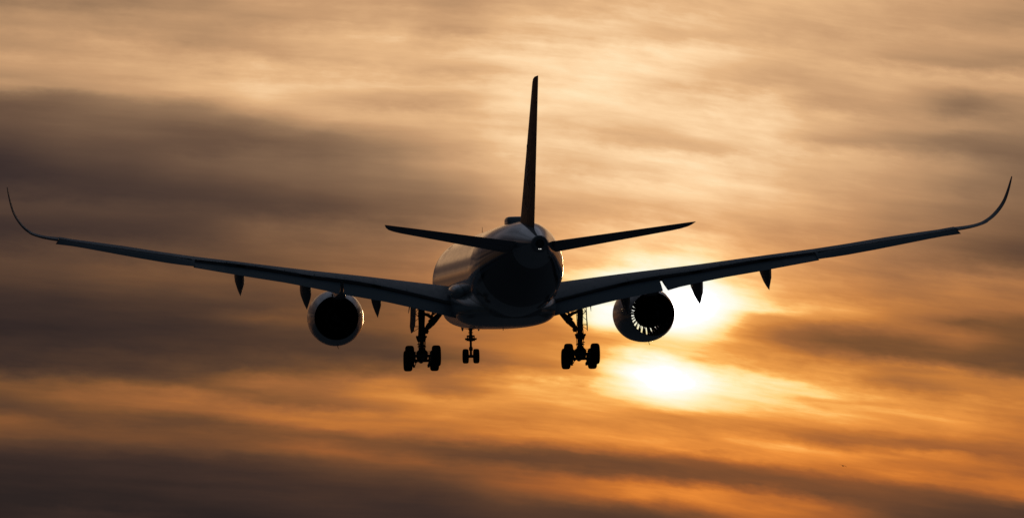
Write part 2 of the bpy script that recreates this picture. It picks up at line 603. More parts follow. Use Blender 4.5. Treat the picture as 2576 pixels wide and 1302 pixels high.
MAT = {
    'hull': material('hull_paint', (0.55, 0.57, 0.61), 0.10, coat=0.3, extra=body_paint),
    'white': material('white_paint', (0.55, 0.57, 0.61), 0.2, coat=0.3),
    'door': material('door_paint', (0.45, 0.46, 0.48), 0.5),
    'grey': material('grey_wing_paint', (0.34, 0.36, 0.40), 0.45),
    'blue': material('dark_blue_paint', (0.006, 0.010, 0.035), 0.42, spec=0.3),
    'dark': material('dark_metal', (0.03, 0.03, 0.032), 0.5, 0.4),
    'steel': material('gear_metal', (0.10, 0.10, 0.105), 0.45, 0.6),
    'rubber': material('tyre_rubber', (0.010, 0.010, 0.010), 0.75, spec=0.2),
    'duct': material('engine_duct_lining', (0.012, 0.012, 0.012), 0.7, spec=0.2),
    'blade': material('fan_blade_metal', (0.05, 0.05, 0.055), 0.5, 0.6),
    'feather': material('bird_feathers', (0.06, 0.05, 0.045), 0.8),
    'emblem': material('emblem_paint', (0.30, 0.31, 0.36), 0.42, spec=0.3),
}
def lamp_material():
    m = bpy.data.materials.new('white_position_light'); m.use_nodes = True
    t = m.node_tree; t.nodes.clear()
    e = t.nodes.new('ShaderNodeEmission'); e.inputs[0].default_value = (1, 0.97, 0.9, 1); e.inputs[1].default_value = 2.0
    o = t.nodes.new('ShaderNodeOutputMaterial'); t.links.new(e.outputs[0], o.inputs[0])
    return m
MAT['lamp'] = lamp_material()

# ------------------------------------------------------------------ ground (below the frame)
gmat = material('ground_pale', (0.32, 0.33, 0.34), 1.0, spec=0.0)  # unseen ground, paleness set to throw light up onto the undersides
gs = Shape(); G = 25000.0
nn = 24
for i in range(nn + 1):
    for j in range(nn + 1):
        gs.v.append((-G + 2 * G * i / nn, -G + 2 * G * j / nn, 0.0))
for i in range(nn):
    for j in range(nn):
        a = i * (nn + 1) + j; gs.f.append((a, a + nn + 1, a + nn + 2, a + 1))
ground = gs.build('ground', gmat); ground['kind'] = 'structure'

# ------------------------------------------------------------------ the airliner: one Empty at its gear station
YAW, PITCH, ROLL = math.radians(4.50), math.radians(-1.25), math.radians(-0.67)
rel = (Matrix.Rotation(YAW, 3, 'Z') @ Matrix.Rotation(PITCH, 3, 'X') @ Matrix.Rotation(ROLL, 3, 'Y')).to_4x4()
rel.translation = Vector((-0.78, 345.3, -1.056))
camrot = Matrix.Rotation(math.radians(CAM_EL), 4, 'X')
plane = bpy.data.objects.new('airliner', None); COL.objects.link(plane)
plane.empty_display_size = 5.0
plane.matrix_world = Matrix.Translation(cam.location) @ camrot @ rel
set_props(plane, 'twin engine passenger jet seen from behind with wheels and flaps down, dark against sunset', 'airliner')

def Y(x): return 33.6 - x                       # aircraft station (metres aft of the nose) to local Y

# fuselage ---------------------------------------------------------------
FUS = [(0.0, .06, -.70, -.82), (.25, .55, -.22, -1.25), (.8, 1.0, .35, -1.65), (1.6, 1.45, .95, -2.02), (3, 2.02, 1.85, -2.45),
       (5, 2.55, 2.62, -2.80), (7.5, 2.88, 2.97, -3.00), (10, 2.98, 3.045, -3.045), (16, 2.98, 3.045, -3.045), (24, 2.98, 3.045, -3.045),
       (32, 2.98, 3.045, -3.045), (40, 2.98, 3.045, -3.045), (44, 2.98, 3.045, -3.03), (46.5, 2.98, 3.045, -2.93), (49, 2.86, 3.04, -2.70),
       (51, 2.65, 3.03, -2.36), (53, 2.38, 3.0, -1.88), (55.5, 2.02, 2.90, -1.28), (58, 1.63, 2.72, -.66), (60.5, 1.22, 2.42, -.04),
       (62.5, .92, 2.14, .34), (64, .70, 1.92, .62), (65.0, .53, 1.78, .79), (65.3, .47, 1.73, .84)]
def fus_at(x):
    return [smoothtab([(r[0], r[k]) for r in FUS], x) for k in (1, 2, 3)]
def fus_ring(x, n=64):
    hw, zt, zb = fus_at(x)
    zc, hh = (zt + zb) / 2, (zt - zb) / 2
    return [(hw * math.sin(a), Y(x), zc + hh * math.cos(a)) for a in [2 * math.pi * k / n for k in range(n)]]
sh = Shape()
sh.loft([fus_ring(x) for x in [0, .1, .25, .5, .8, 1.2, 1.6, 2.2, 3, 4, 5, 6, 7.5, 8.7, 10, 13, 16, 20, 24, 28, 32, 36, 40, 42, 44, 45.3, 46.5, 47.8, 49,
                                 50, 51, 52, 53, 54.2, 55.5, 56.7, 58, 59.2, 60.5, 61.5, 62.5, 63.3, 64, 64.5, 65.0]])
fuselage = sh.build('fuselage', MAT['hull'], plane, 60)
# auxiliary power exhaust at the end of the tail
sh = Shape(); cz = 1.285
sh.lathe([(0, .525), (.22, .49), (.34, .46), (.345, .27), (.05, .25), (-.3, .24), (-.32, .02)], (0, Y(65.0), cz), (0, -1, 0), 36)
tail_exhaust = sh.build('tail_exhaust', MAT['grey'], plane, 30)
sh = Shape(); sh.lathe([(0, .245), (.05, .25), (.05, .21), (-.1, .2)], (0, Y(65.33), cz + .06), (0, -1, 0), 24)
for x in (-.065, .045):
    sl = Shape(); sl.lathe([(0, .001), (.0, .019), (.015, .018), (.022, .01), (.025, .001)], (x, Y(65.345), .97), (0, -1, 0), 12)
    sl.build('tail_light', MAT['lamp'], plane, 60)
# satellite dome on the crown
sh = Shape(); secs = []
for d, k, h in ((2.2, .45, .05), (1.8, .75, .30), (1.2, .92, .42), (.3, 1, .46), (-.8, 1, .46), (-1.5, .97, .44), (-1.9, .9, .38), (-2.1, .8, .25), (-2.2, .6, .05)):
    w = .78 * k; zb = 2.95
    ring = [(-w, zb), (-w, zb + h * .62), (-w * .93, zb + h * .90), (-w * .8, zb + h), (-w * .3, zb + h * 1.03), (w * .3, zb + h * 1.03), (w * .8, zb + h), (w * .93, zb + h * .90), (w, zb + h * .62), (w, zb)]
    secs.append([(x, -14.6 + d, z) for x, z in ring])
sh.loft(secs)
sh.build('satellite_dome', MAT['white'], plane, 40)
# blade aerials on the crown and belly
def aerial(x, y, z0, h, c, lean):
    s = Shape(); secs = []
    for k in (0, .5, 1):
        w = .025 * (1 - .5 * k); cc = c * (1 - .45 * k); yy = y - lean * k
        secs.append([(x - w, yy, z0 + h * k), (x, yy + cc / 2, z0 + h * k), (x + w, yy, z0 + h * k), (x, yy - cc / 2, z0 + h * k)])
    s.loft(secs); return s.build('aerial', MAT['dark'], plane, 30)
aerial(0, 16.0, 3.0, .62, .4, .15)
aerial(.35, -21.0, 2.80, .22, .3, .1)
aerial(-.05, -2.5, -3.72, .30, .3, .1)
aerial(-2.0, 8.0, -3.2, .28, .3, .1)

# dark slots on the left shoulder of the hull
sh = Shape()
def hull_pt(y, ang, r=3.0): return (-(2.98 + r) * math.sin(ang), y, (3.045 + r) * math.cos(ang))
secs = []
for k in range(6):
    a = math.radians(36.5 + 7.0 * k / 5)
    secs.append([hull_pt(20.35, a, .004), hull_pt(20.35, a, .012), hull_pt(20.85, a, .012), hull_pt(20.85, a, .004)])
sh.loft(secs)
sh.build('hull_slot', MAT['dark'], fuselage, 30)

# belly fairing ------------------------------------------------------------
sh = Shape(); secs = []
for x, w, zb, zt in ((17.5, 1.6, -3.0, -1.9), (19, 2.5, -3.2, -1.2), (21, 3.05, -3.38, -.7), (24, 3.28, -3.48, -.35), (28, 3.36, -3.52, -.3), (32, 3.36, -3.53, -.4),
                     (35.5, 3.36, -3.52, -.65), (38, 3.30, -3.48, -.95), (40, 3.15, -3.40, -1.2), (42, 2.85, -3.26, -1.5), (44, 2.4, -3.09, -1.8), (45.8, 1.7, -2.95, -2.1)):
    zc, hh = (zt + zb) / 2, (zt - zb) / 2; ring = []
    for k in range(56):
        a = 2 * math.pi * k / 56; c, s = math.cos(a), math.sin(a); e = 2 / 2.9
        zz = zc + hh * math.copysign(abs(c) ** e, c)
        zz -= .10 * (1 - (math.sin(a)) ** 2) * (1 if c < 0 else 0) * .6
        ring.append((w * math.copysign(abs(s) ** e, s), Y(x), zz))
    secs.append(ring)
sh.loft(secs)
# rounded fillet over each wing root's trailing edge
for sg in (-1, 1):
    secs = []
    for x, r in ((29, .25), (31, .5), (33, .66), (35, .74), (36.5, .72), (37.6, .62), (38.4, .45), (38.9, .22), (39.0, .05)):
        ring = [(sg * (2.86 + r * .95 * math.cos(a)), Y(x), -.95 - .03 * (x - 29) + r * .75 * math.sin(a)) for a in [2 * math.pi * k / 24 for k in range(24)]]
        secs.append(ring)
    sh.loft(secs)
belly = sh.build('belly_fairing', MAT['white'], plane, 50)

# wings --------------------------------------------------------------------
LE = [(1.5, 21.7), (3, 22.8), (6, 24.9), (10.5, 28.0), (16, 31.75), (22, 35.8), (28, 39.9), (29.2, 40.75), (30.2, 41.6), (30.9, 42.3), (31.35, 42.85), (31.72, 43.4), (32.0, 44.0), (32.2, 44.6), (32.36, 45.15), (32.42, 45.5)]
TE = [(1.5, 35.6), (3, 35.8), (10.5, 36.6), (12, 37.15), (16, 38.6), (22, 40.8), (28, 43.0), (29.2, 43.45), (30.2, 43.95), (30.9, 44.35), (31.35, 44.65), (31.72, 44.95), (32.0, 45.2), (32.2, 45.45), (32.36, 45.65), (32.42, 45.72)]
CREST = [(2.0, -.74), (3, -.67), (4.4, -.50), (5.5, -.37), (7, -.19), (9, .05), (10.6, .22), (12.5, .42), (15, .72), (17.5, 1.03), (20.5, 1.38), (22.7, 1.69), (26, 2.20), (28, 2.44), (29.2, 2.63)]
GAP = [(2.0, -2.05), (3.5, -1.72), (5, -1.34), (6.5, -.98), (8.8, -.48), (10.5, -.2), (12.8, .08), (14.5, .38), (17.5, .83), (20.5, 1.16), (24, 1.68), (28, 2.27), (29.2, 2.50)]
LOW = [(3.1, -2.87), (4.7, -2.47), (6.15, -2.12), (7.7, -1.76), (9.8, -1.37), (10.6, -1.22), (12.1, -.90), (13.1, -.69), (14.5, -.42), (16.75, -.06), (20.55, .60)]
LOWA = [(20.5, .66), (22.0, .86), (24.1, 1.22), (27.5, 1.86), (29.2, 2.15)]
MIDX = [(3, 30.0), (10.5, 33.0), (28, 41.5), (32.4, 45.5)]
TC = [(2, .135), (5, .125), (10.5, .105), (20, .098), (29.2, .10)]
FC = [(2, 2.05), (10.6, 1.85), (20.5, 1.45), (20.6, 1.05), (29.2, .55)]      # how far ahead of the trailing edge the fixed wing ends
def naca(u): return 5 * (.2969 * math.sqrt(u) - .126 * u - .3516 * u * u + .2843 * u**3 - .1015 * u**4)
CH = [0, .004, .012, .03, .06, .1, .16, .24, .33, .43, .54, .65, .76, .87, .95, 1.0]
def wing_sec(s):
    """airfoil section at span s: function u -> (x, z_upper, z_lower)"""
    xl = T(LE, s); xf = T(TE, s) - T(FC, s); c = xf - xl; tc_ = T(TC, s) * (c + 1.5) / c
    zf = smoothtab(GAP, s); k = .0195 + .0025 * s / 10
    hm = smoothtab(CREST, s) - k * Y(T(MIDX, s))
    def up(u, zl): return zl + (zf - zl) * u + c * (tc_ * naca(u) + .02 * 4 * u * (1 - u) * .6) * (1 - .0 * u)
    lo, hi = zf - 3, zf + 4
    for _ in range(40):
        md = (lo + hi) / 2
        h = max(up(u / 40.0, md) - k * Y(xl + c * u / 40.0) for u in range(41))
        if h > hm: hi = md
        else: lo = md
    zl = (lo + hi) / 2
    def f(u):
        zu = up(u, zl)
        zlw = zl + (zf - zl) * u - c * (tc_ * .8 * naca(u) - .006 * u) - .03 * u
        return xl + c * u, zu, zlw
    return f
def wing_ring(s, sg):
    f = wing_sec(s)
    a = [(sg * s, Y(f(u)[0]), f(u)[1]) for u in reversed(CH)]
    b = [(sg * s, Y(f(u)[0]), f(u)[2]) for u in CH[1:]]
    return a + b
# curved wing tip: span, height, cant of the section, thickness
TIP = [(29.2, 2.65, 9, .100), (30.0, 2.73, 14, .092), (30.55, 2.84, 20, .088), (30.95, 2.99, 29, .09), (31.35, 3.28, 40, .095), (31.72, 3.72, 54, .10),
       (32.0, 4.22, 64, .115), (32.2, 4.85, 73, .13), (32.34, 5.45, 78, .14), (32.41, 5.78, 80, .12)]
def tip_ring(st, sg, first=False):
    s, z, cant, tc_ = st
    xl, xt = smoothtab(LE, s), smoothtab(TE, s); c = xt - xl; a = math.radians(cant)
    nx, nz = -math.sin(a), math.cos(a)
    up_, dn = [], []
    hmax = c * tc_ * .5
    for u in CH:
        th = c * tc_ * naca(u)
        base = -hmax + .0 * u
        zoff = -.03 * u * c * (1 if cant < 30 else .3)
        up_.append((sg * (s + nx * (base + th)), Y(xl + c * u), z + zoff + nz * (base + th)))
        dn.append((sg * (s + nx * (base - th - .01 * u)), Y(xl + c * u), z + zoff + nz * (base - th - .01 * u)))
    return list(reversed(up_)) + dn[1:]

def flap_sec(s, x0, z0, x1, z1, t):
    """deflected flap section from its nose (x0,z0) to its trailing edge (x1,z1)"""
    d = Vector((x1 - x0, z1 - z0)); L = d.length; d.normalize(); nrm = Vector((d.y, -d.x))
    if nrm.y < 0: nrm = -nrm
    us = [0, .02, .06, .14, .28, .45, .65, .85, 1.0]
    up_, dn = [], []
    for u in us:
        h = L * t * naca(u) * .6
        p = Vector((x0, z0)) + d * (L * u)
        a = p + nrm * (h + .004); b = p - nrm * (h * .55 + .004)
        up_.append((s, Y(a.x), a.y)); dn.append((s, Y(b.x), b.y))
    return list(reversed(up_)) + dn[1:]

def make_wing(sg):
    spans = [2.0, 3, 4.4, 5.5, 7, 8.5, 9.6, 10.6, 12.5, 15, 17.5, 19, 20.5, 20.6, 22.7, 25, 27, 28.3, 29.2]
    sh = Shape(); rings = [wing_ring(s, sg) for s in spans]
    sh.loft(rings)
    dense = []
    for i in range(37):
        q = i / 36.0 * (len(TIP) - 1)
        dense.append(tuple(smoothtab([(j, TIP[j][c_]) for j in range(len(TIP))], q) for c_ in range(4)))
    sh.loft([tip_ring(t_, sg) for t_ in dense])
    wing = sh.build('wing', MAT['grey'], plane, 40)
    # flaps
    def panel(name, s0, s1, n, fx0, fz0, fx1, fz1, t, mat, cut=(0, 0)):
        p = Shape(); secs = []
        for i in range(n + 1):
            s = s0 + (s1 - s0) * i / n
            sec = flap_sec(s, fx0(s), fz0(s), fx1(s), fz1(s), t)
            if i in (0, n):
                d = cut[0] if i == 0 else cut[1]
                ymin = min(q[1] for q in sec); ymax = max(q[1] for q in sec)
                sec = [(q[0] + d * (ymax - q[1]) / (ymax - ymin), q[1], q[2]) for q in sec]
            secs.append([(sg * q[0], q[1], q[2]) for q in sec])
        p.loft(secs); return p.build(name, mat, wing, 40)
    xf = lambda s: T(TE, s) - T(FC, s)
    zlow = lambda s: T(LOW, s)
    fx0 = lambda s: xf(s) - .45
    fz0 = lambda s: smoothtab(GAP, s) - .17
    panel('flap', 3.15, 10.50, 8, fx0, fz0, lambda s: T(TE, s), zlow, .16, MAT['grey'], (0, .06))
    panel('flap', 10.64, 20.5, 10, fx0, fz0, lambda s: T(TE, s), zlow, .16, MAT['grey'], (.25, .0))
    panel('aileron', 20.42, 24.93, 5, lambda s: xf(s) + .02, lambda s: smoothtab(GAP, s) - .05, lambda s: T(TE, s), lambda s: T(LOWA, s), .20, MAT['grey'])
    panel('aileron', 24.91, 29.15, 5, lambda s: xf(s) + .02, lambda s: smoothtab(GAP, s) - .05, lambda s: T(TE, s), lambda s: T(LOWA, s), .20, MAT['grey'], (0, .25))
    # spoiler panels drooped on the rear of the wing
    for s0, s1 in ((3.6, 6.25), (6.3, 8.45), (8.5, 10.45), (10.6, 12.45), (12.5, 14.45), (14.5, 16.4), (16.45, 18.3)):
        p = Shape(); secs = []
        for i in range(3):
            s = s0 + (s1 - s0) * i / 2; f = wing_sec(s); c = f(1)[0] - f(0)[0]
            up_, dn = [], []
            for k in range(5):
                x_ = f(1)[0] - 1.0 + 1.12 * k / 4
                u = min((x_ - f(0)[0]) / c, 1.0); z = f(u)[1] - max(x_ - f(1)[0], 0) * .35
                up_.append((sg * s, Y(x_), z + .035)); dn.append((sg * s, Y(x_), z + .012))
            secs.append(up_ + list(reversed(dn)))
        p.loft(secs); p.build('spoiler', MAT['grey'], wing, 25)
    # flap track fairings: canoes hanging under the flaps
    for s, tipz, w in ((8.30, -2.80, .32), (13.03, -2.22, .36), (17.43, -1.31, .33)):
        tx = T(TE, s) - .75; f = wing_sec(s)
        c = f(1)[0] - f(0)[0]
        p = Shape(); secs = []
        for d, wk, rise in ((4.6, .35, 1.55), (3.6, .8, 1.08), (2.6, 1.0, .72), (1.7, .98, .42), (1.0, .82, .22), (.5, .52, .09), (.2, .25, .03), (.02, .05, .0)):
            u = min(max((tx - d - f(0)[0]) / c, 0), 1)
            zt = max(f(u)[2], T(LOW, s) + .30) + .05 if d > 1.2 else T(LOW, s) + .14 + .16 * d / 1.2
            zb = min(tipz + rise, zt - .15)
            ww = w * wk; n = 15; ring = []
            for k in range(n):
                q = -1 + 2 * k / (n - 1.0)
                h = abs(q) ** 1.9 * .62
                ring.append((sg * s + ww * q, Y(tx - d), min(zb + h, zt - .01)))
            ring += [(sg * s + ww, Y(tx - d), zt), (sg * s - ww, Y(tx - d), zt)]
            secs.append(ring)
        p.loft(secs); p.build('flap_track_fairing', MAT['grey'], wing, 50)
    return wing
wings = [make_wing(-1), make_wing(1)]

# tailplane ----------------------------------------------------------------
HLE = [(.4, 55.9), (1.0, 56.5), (8.3, 62.75), (8.8, 63.35), (9.1, 63.95), (9.3, 64.8), (9.42, 65.9)]
HTE = [(.4, 62.3), (1.0, 62.45), (8.3, 65.65), (8.8, 65.85), (9.1, 65.97), (9.3, 66.03), (9.42, 66.06)]
HZ = [(.4, 1.40), (1.0, 1.46), (9.42, 2.50)]
def tail_ring(s, sg, u0, u1, inc=4.0):
    xl, xt = T(HLE, s), T(HTE, s); c = xt - xl; zt = T(HZ, s); tn = math.tan(math.radians(inc))
    us = [u0 + (u1 - u0) * q for q in ([0, .01, .03, .07, .14, .25, .4, .58, .78, 1.0] if u0 == 0 else [0, .05, .2, .45, .7, 1.0])]
    up_, dn = [], []
    for u in us:
        th = c * .10 * naca(u) + .006
        zc = zt - (1 - u) * c * tn
        up_.append((sg * s, Y(xl + c * u), zc + th)); dn.append((sg * s, Y(xl + c * u), zc - th))
    return list(reversed(up_)) + dn[(1 if u0 == 0 else 0):]
for sg in (-1, 1):
    sh = Shape(); sh.loft([tail_ring(s, sg, 0, .70) for s in (.4, 1.0, 2.5, 4.5, 6.5, 8.3)])
    sh.loft([tail_ring(s, sg, 0, 1.0) for s in (8.3, 8.55, 8.8, 8.95, 9.1, 9.2, 9.3, 9.37, 9.42)])
    st = sh.build('horizontal_stabilizer', MAT['grey'], plane, 45)
    se = Shape(); se.loft([tail_ring(s, sg, .71, 1.0) for s in (1.25, 2.5, 4.5, 6.5, 8.28)])
    se.build('elevator', MAT['grey'], st, 45)

# fin ------------------------------------------------------------------------
FLE = [(1.6, 51.4), (2.6, 53.1), (3.4, 54.05), (11.0, 62.2), (11.2, 62.45), (11.37, 62.8), (11.45, 63.5)]
FTE = [(1.6, 60.75), (2.2, 60.95), (11.45, 65.55)]
def fin_ring(z, u0, u1, dz=0.0):
    xl, xt = T(FLE, z), T(FTE, z); c = xt - xl
    us = [u0 + (u1 - u0) * q for q in ([0, .01, .03, .07, .14, .25, .4, .58, .78, 1.0] if u0 == 0 else [0, .05, .2, .45, .7, 1.0])]
    a, b = [], []
    for u in us:
        th = c * .09 * naca(u) + .008
        a.append((th, Y(xl + c * u), z + dz * u)); b.append((-th, Y(xl + c * u), z + dz * u))
    return list(reversed(a)) + b[(1 if u0 == 0 else 0):]
sh = Shape(); sh.loft([fin_ring(z, 0, .69) for z in (1.6, 2.2, 2.6, 3.0, 3.4, 5, 7, 9, 11.0, 11.2, 11.3, 11.37, 11.42, 11.45)])
fin = sh.build('vertical_stabilizer', MAT['blue'], plane, 45)
sh = Shape(); sh.loft([fin_ring(z, .70, 1.0) for z in (2.15, 3.4, 5, 7, 9, 10.9, 11.3, 11.45)])
sh.build('rudder', MAT['blue'], fin, 45)
def fin_side(x, z):
    xl, xt = T(FLE, z), T(FTE, z); c = xt - xl; u = min(max((x - xl) / c, 0), 1)
    return c * .09 * naca(u) + .008 + .012
# ring and flying bird emblem, a thin applied film on each side
def emblem(sg):
    s = Shape(); cx, cz, R = 59.4, 5.55, 2.0
    def pt(x, z): return (sg * fin_side(x, z), Y(x), z)
    n = 72
    for k in range(n):
        q = []
        for kk in (k, k + 1):
            a = 2 * math.pi * kk / n
            for r in (R, R - .085): q.append(pt(cx + r * math.cos(a), cz + r * math.sin(a)))
        b = len(s.v); s.v += q; s.f.append((b, b + 1, b + 3, b + 2))
    def ribbon(path, w):
        b = len(s.v)
        for (x, z), wi in zip(path, w):
            s.v.append(pt(x, z + wi)); s.v.append(pt(x, z - wi))
        for i in range(len(path) - 1): s.f.append((b + 2 * i, b + 2 * i + 1, b + 2 * i + 3, b + 2 * i + 2))
    # body and neck, rising forward, and four wing feathers pointing aft
    ribbon([(60.9, 4.55), (60.3, 4.75), (59.7, 5.1), (59.2, 5.45), (58.7, 5.6), (58.2, 5.95), (57.8, 6.35)], [.02, .07, .14, .2, .13, .07, .02])
    for i in range(4):
        z0 = 5.55 + .28 * i
        ribbon([(59.0 + .05 * i, z0), (59.6, z0 + .12), (60.4 - .08 * i, z0 + .16)], [.13, .11, .05])
    s.build('emblem', MAT['emblem'], fin, 60)
emblem(-1); emblem(1)

# engines ----------------------------------------------------------------------
def make_engine(sg):
    org = Vector((sg * 10.50, 12.8, -2.60)); toe = math.radians(1.7)
    ax = Vector((sg * math.sin(toe), -math.cos(toe), -.011)).normalized()     # pointing aft
    s = Shape()
    s.lathe([(0, 1.62), (.05, 1.69), (.2, 1.76), (.6, 1.845), (1.2, 1.90), (2.2, 1.925), (3.4, 1.925), (4.6, 1.875), (5.6, 1.79), (6.6, 1.66), (7.3, 1.545), (7.62, 1.488),
             (7.62, 1.472), (7.0, 1.50), (6.0, 1.545), (5.0, 1.58), (4.0, 1.60), (3.0, 1.56), (2.0, 1.50), (1.0, 1.47), (.4, 1.49), (.12, 1.54), (.02, 1.58)], org, ax, 72, closed=True)
    eng = s.build('engine', MAT['white'], plane, 40)
    # dark lining of the bypass duct, 6 mm inside the cowl
    s = Shape(); s.lathe([(7.60, 1.462), (7.0, 1.49), (6.0, 1.535), (5.0, 1.57), (4.0, 1.59), (3.0, 1.55), (2.0, 1.49), (1.9, 1.488), (1.9, 1.492), (2.0, 1.494), (3.0, 1.554), (4.0, 1.594), (5.0, 1.574), (6.0, 1.539), (7.0, 1.494), (7.60, 1.466)], org, ax, 72, closed=True)
    s.build('duct_lining', MAT['duct'], eng, 40)
    s = Shape(); s.lathe([(.75, .01), (.8, .10), (1.1, .28), (1.6, .45), (2.0, .55), (2.4, .58), (3.0, .62), (4.0, .78), (5.0, .92), (6.0, .95), (7.0, .88), (8.0, .75), (8.7, .63), (8.7, .60), (8.2, .61), (8.2, .36), (8.7, .33), (9.4, .17), (9.8, .03)], org, ax, 56)
    s.build('engine_core', MAT['duct'], eng, 40)
    a = ax.cross(Vector((0, 0, 1))).normalized(); b = ax.cross(a).normalized()
    def vanes(name, n, d0, d1, r0, r1, cover0, cover1, mat, ph, vary=0.0):
        p = Shape()
        for k in range(n):
            secs = []
            q = 2 * math.pi * (k + ph) / n
            dv = a * math.cos(q) + b * math.sin(q)
            # vane cover varies round the ring, shaped to let slits of light through
            f_ = 1.0 - vary * max(0.0, min(1.0, -dv.x * 1.15)) + .30 * vary * max(0.0, min(1.0, dv.x * 2.5))
            for r, cv in ((r0, cover0), (r1, cover1)):
                half = math.pi / n * cv * f_
                ring = []
                for d, off, t in ((d0, half, 0), (.5 * (d0 + d1), 0, 1), (d1, -half, 0), (.5 * (d0 + d1), 0, -1)):
                    aa = q + off + t * .012 / r
                    ring.append(org + ax * d + (a * math.cos(aa) + b * math.sin(aa)) * r)
                secs.append(ring)
            p.loft(secs)
        return p.build(name, mat, eng, 20)
    vanes('fan', 22, 1.75, 2.05, .5, 1.485, .62, .52, MAT['duct'], 0.0)
    vanes('guide_vanes', 44, 3.1, 3.6, .60, 1.57, 1.10 if sg < 0 else .92, 1.06 if sg < 0 else .88, MAT['duct'], 0.3, 0.0 if sg < 0 else .62)  # cover shaped per side so light slits show in the right engine only
    # pylon
    p = Shape(); s_ = 10.55
    secs = []
    for y, zt, zb, w in ((10.6, -.72, -1.0, .12), (9.5, -.35, -1.2, .3), (7.5, -.1, -1.5, .40), (5.5, -.05, -1.5, .44), (3.5, -.1, -1.45, .40), (1.8, -.2, -1.3, .28), (.4, -.3, -1.05, .08)):
        secs.append([(sg * s_ - w, y, zb + .1), (sg * s_ - w * .5, y, zb), (sg * s_ + w * .5, y, zb), (sg * s_ + w, y, zb + .1), (sg * s_ + w, y, zt), (sg * s_ - w, y, zt)])
    p.loft(secs); p.build('pylon', MAT['white'], eng, 40)
    # strut fairing that splits the top of the duct
    p = Shape(); c0 = org + ax * 5.0
    secs = []
    for d, w in ((3.9, .05), (4.4, .22), (5.6, .30), (7.0, .30), (8.2, .24), (8.9, .10)):
        o_ = org + ax * d
        secs.append([o_ + Vector((-w, 0, .85)), o_ + Vector((w, 0, .85)), o_ + Vector((w, 0, 1.62)), o_ + Vector((-w, 0, 1.62))])
    p.loft(secs); p.build('duct_strut', MAT['duct'], eng, 40)
    p = Shape(); m_ = org + ax * 4.6 + Vector((.1, 0, -1.85))
    p.tube([m_, m_ + Vector((.02, -.05, -.14)), m_ + Vector((.06, -.16, -.25))], [.024, .02, .014], 8)
    p.build('drain_mast', MAT['dark'], eng, 40)
    # strake on the inboard shoulder of the cowl
    q = math.radians(48); d_ = Vector((-sg * math.cos(q), 0, math.sin(q))); p = Shape(); secs = []
    for y, h in ((1.5, .02), (2.0, .12), (2.5, .22), (2.7, .2), (2.75, .05)):
        o_ = org + ax * y + d_ * 1.86; t_ = Vector((d_.z, 0, -d_.x)) * .02
        secs.append([o_ - t_, o_ + t_, o_ + t_ + d_ * h, o_ - t_ + d_ * h])
    p.loft(secs); p.build('strake', MAT['white'], eng, 30)
    return eng
engines = [make_engine(-1), make_engine(1)]

# landing gear -------------------------------------------------------------------
def tyre_profile(r, w):
    h = w / 2
    return [(-h * .55, r * .50), (-h * .80, r * .56), (-h, r * .70), (-h * .98, r * .82), (-h * .86, r * .93), (-h * .62, r * .985), (-h * .3, r), (0, r),
            (h * .3, r), (h * .62, r * .985), (h * .86, r * .93), (h * .98, r * .82), (h, r * .70), (h * .80, r * .56), (h * .55, r * .50)]
def wheel(parent, c, r, w):
    s = Shape(); s.lathe(tyre_profile(r, w) , c, (1, 0, 0), 40, closed=True)
    o = s.build('wheel', MAT['rubber'], parent, 40)
    return o
def rims(shape, c, r, w):
    shape.lathe([(-w * .34, .01), (-w * .34, r * .22), (-w * .18, r * .3), (-w * .22, r * .51), (w * .22, r * .51), (w * .18, r * .3), (w * .34, r * .22), (w * .34, .01)], c, (1, 0, 0), 28)

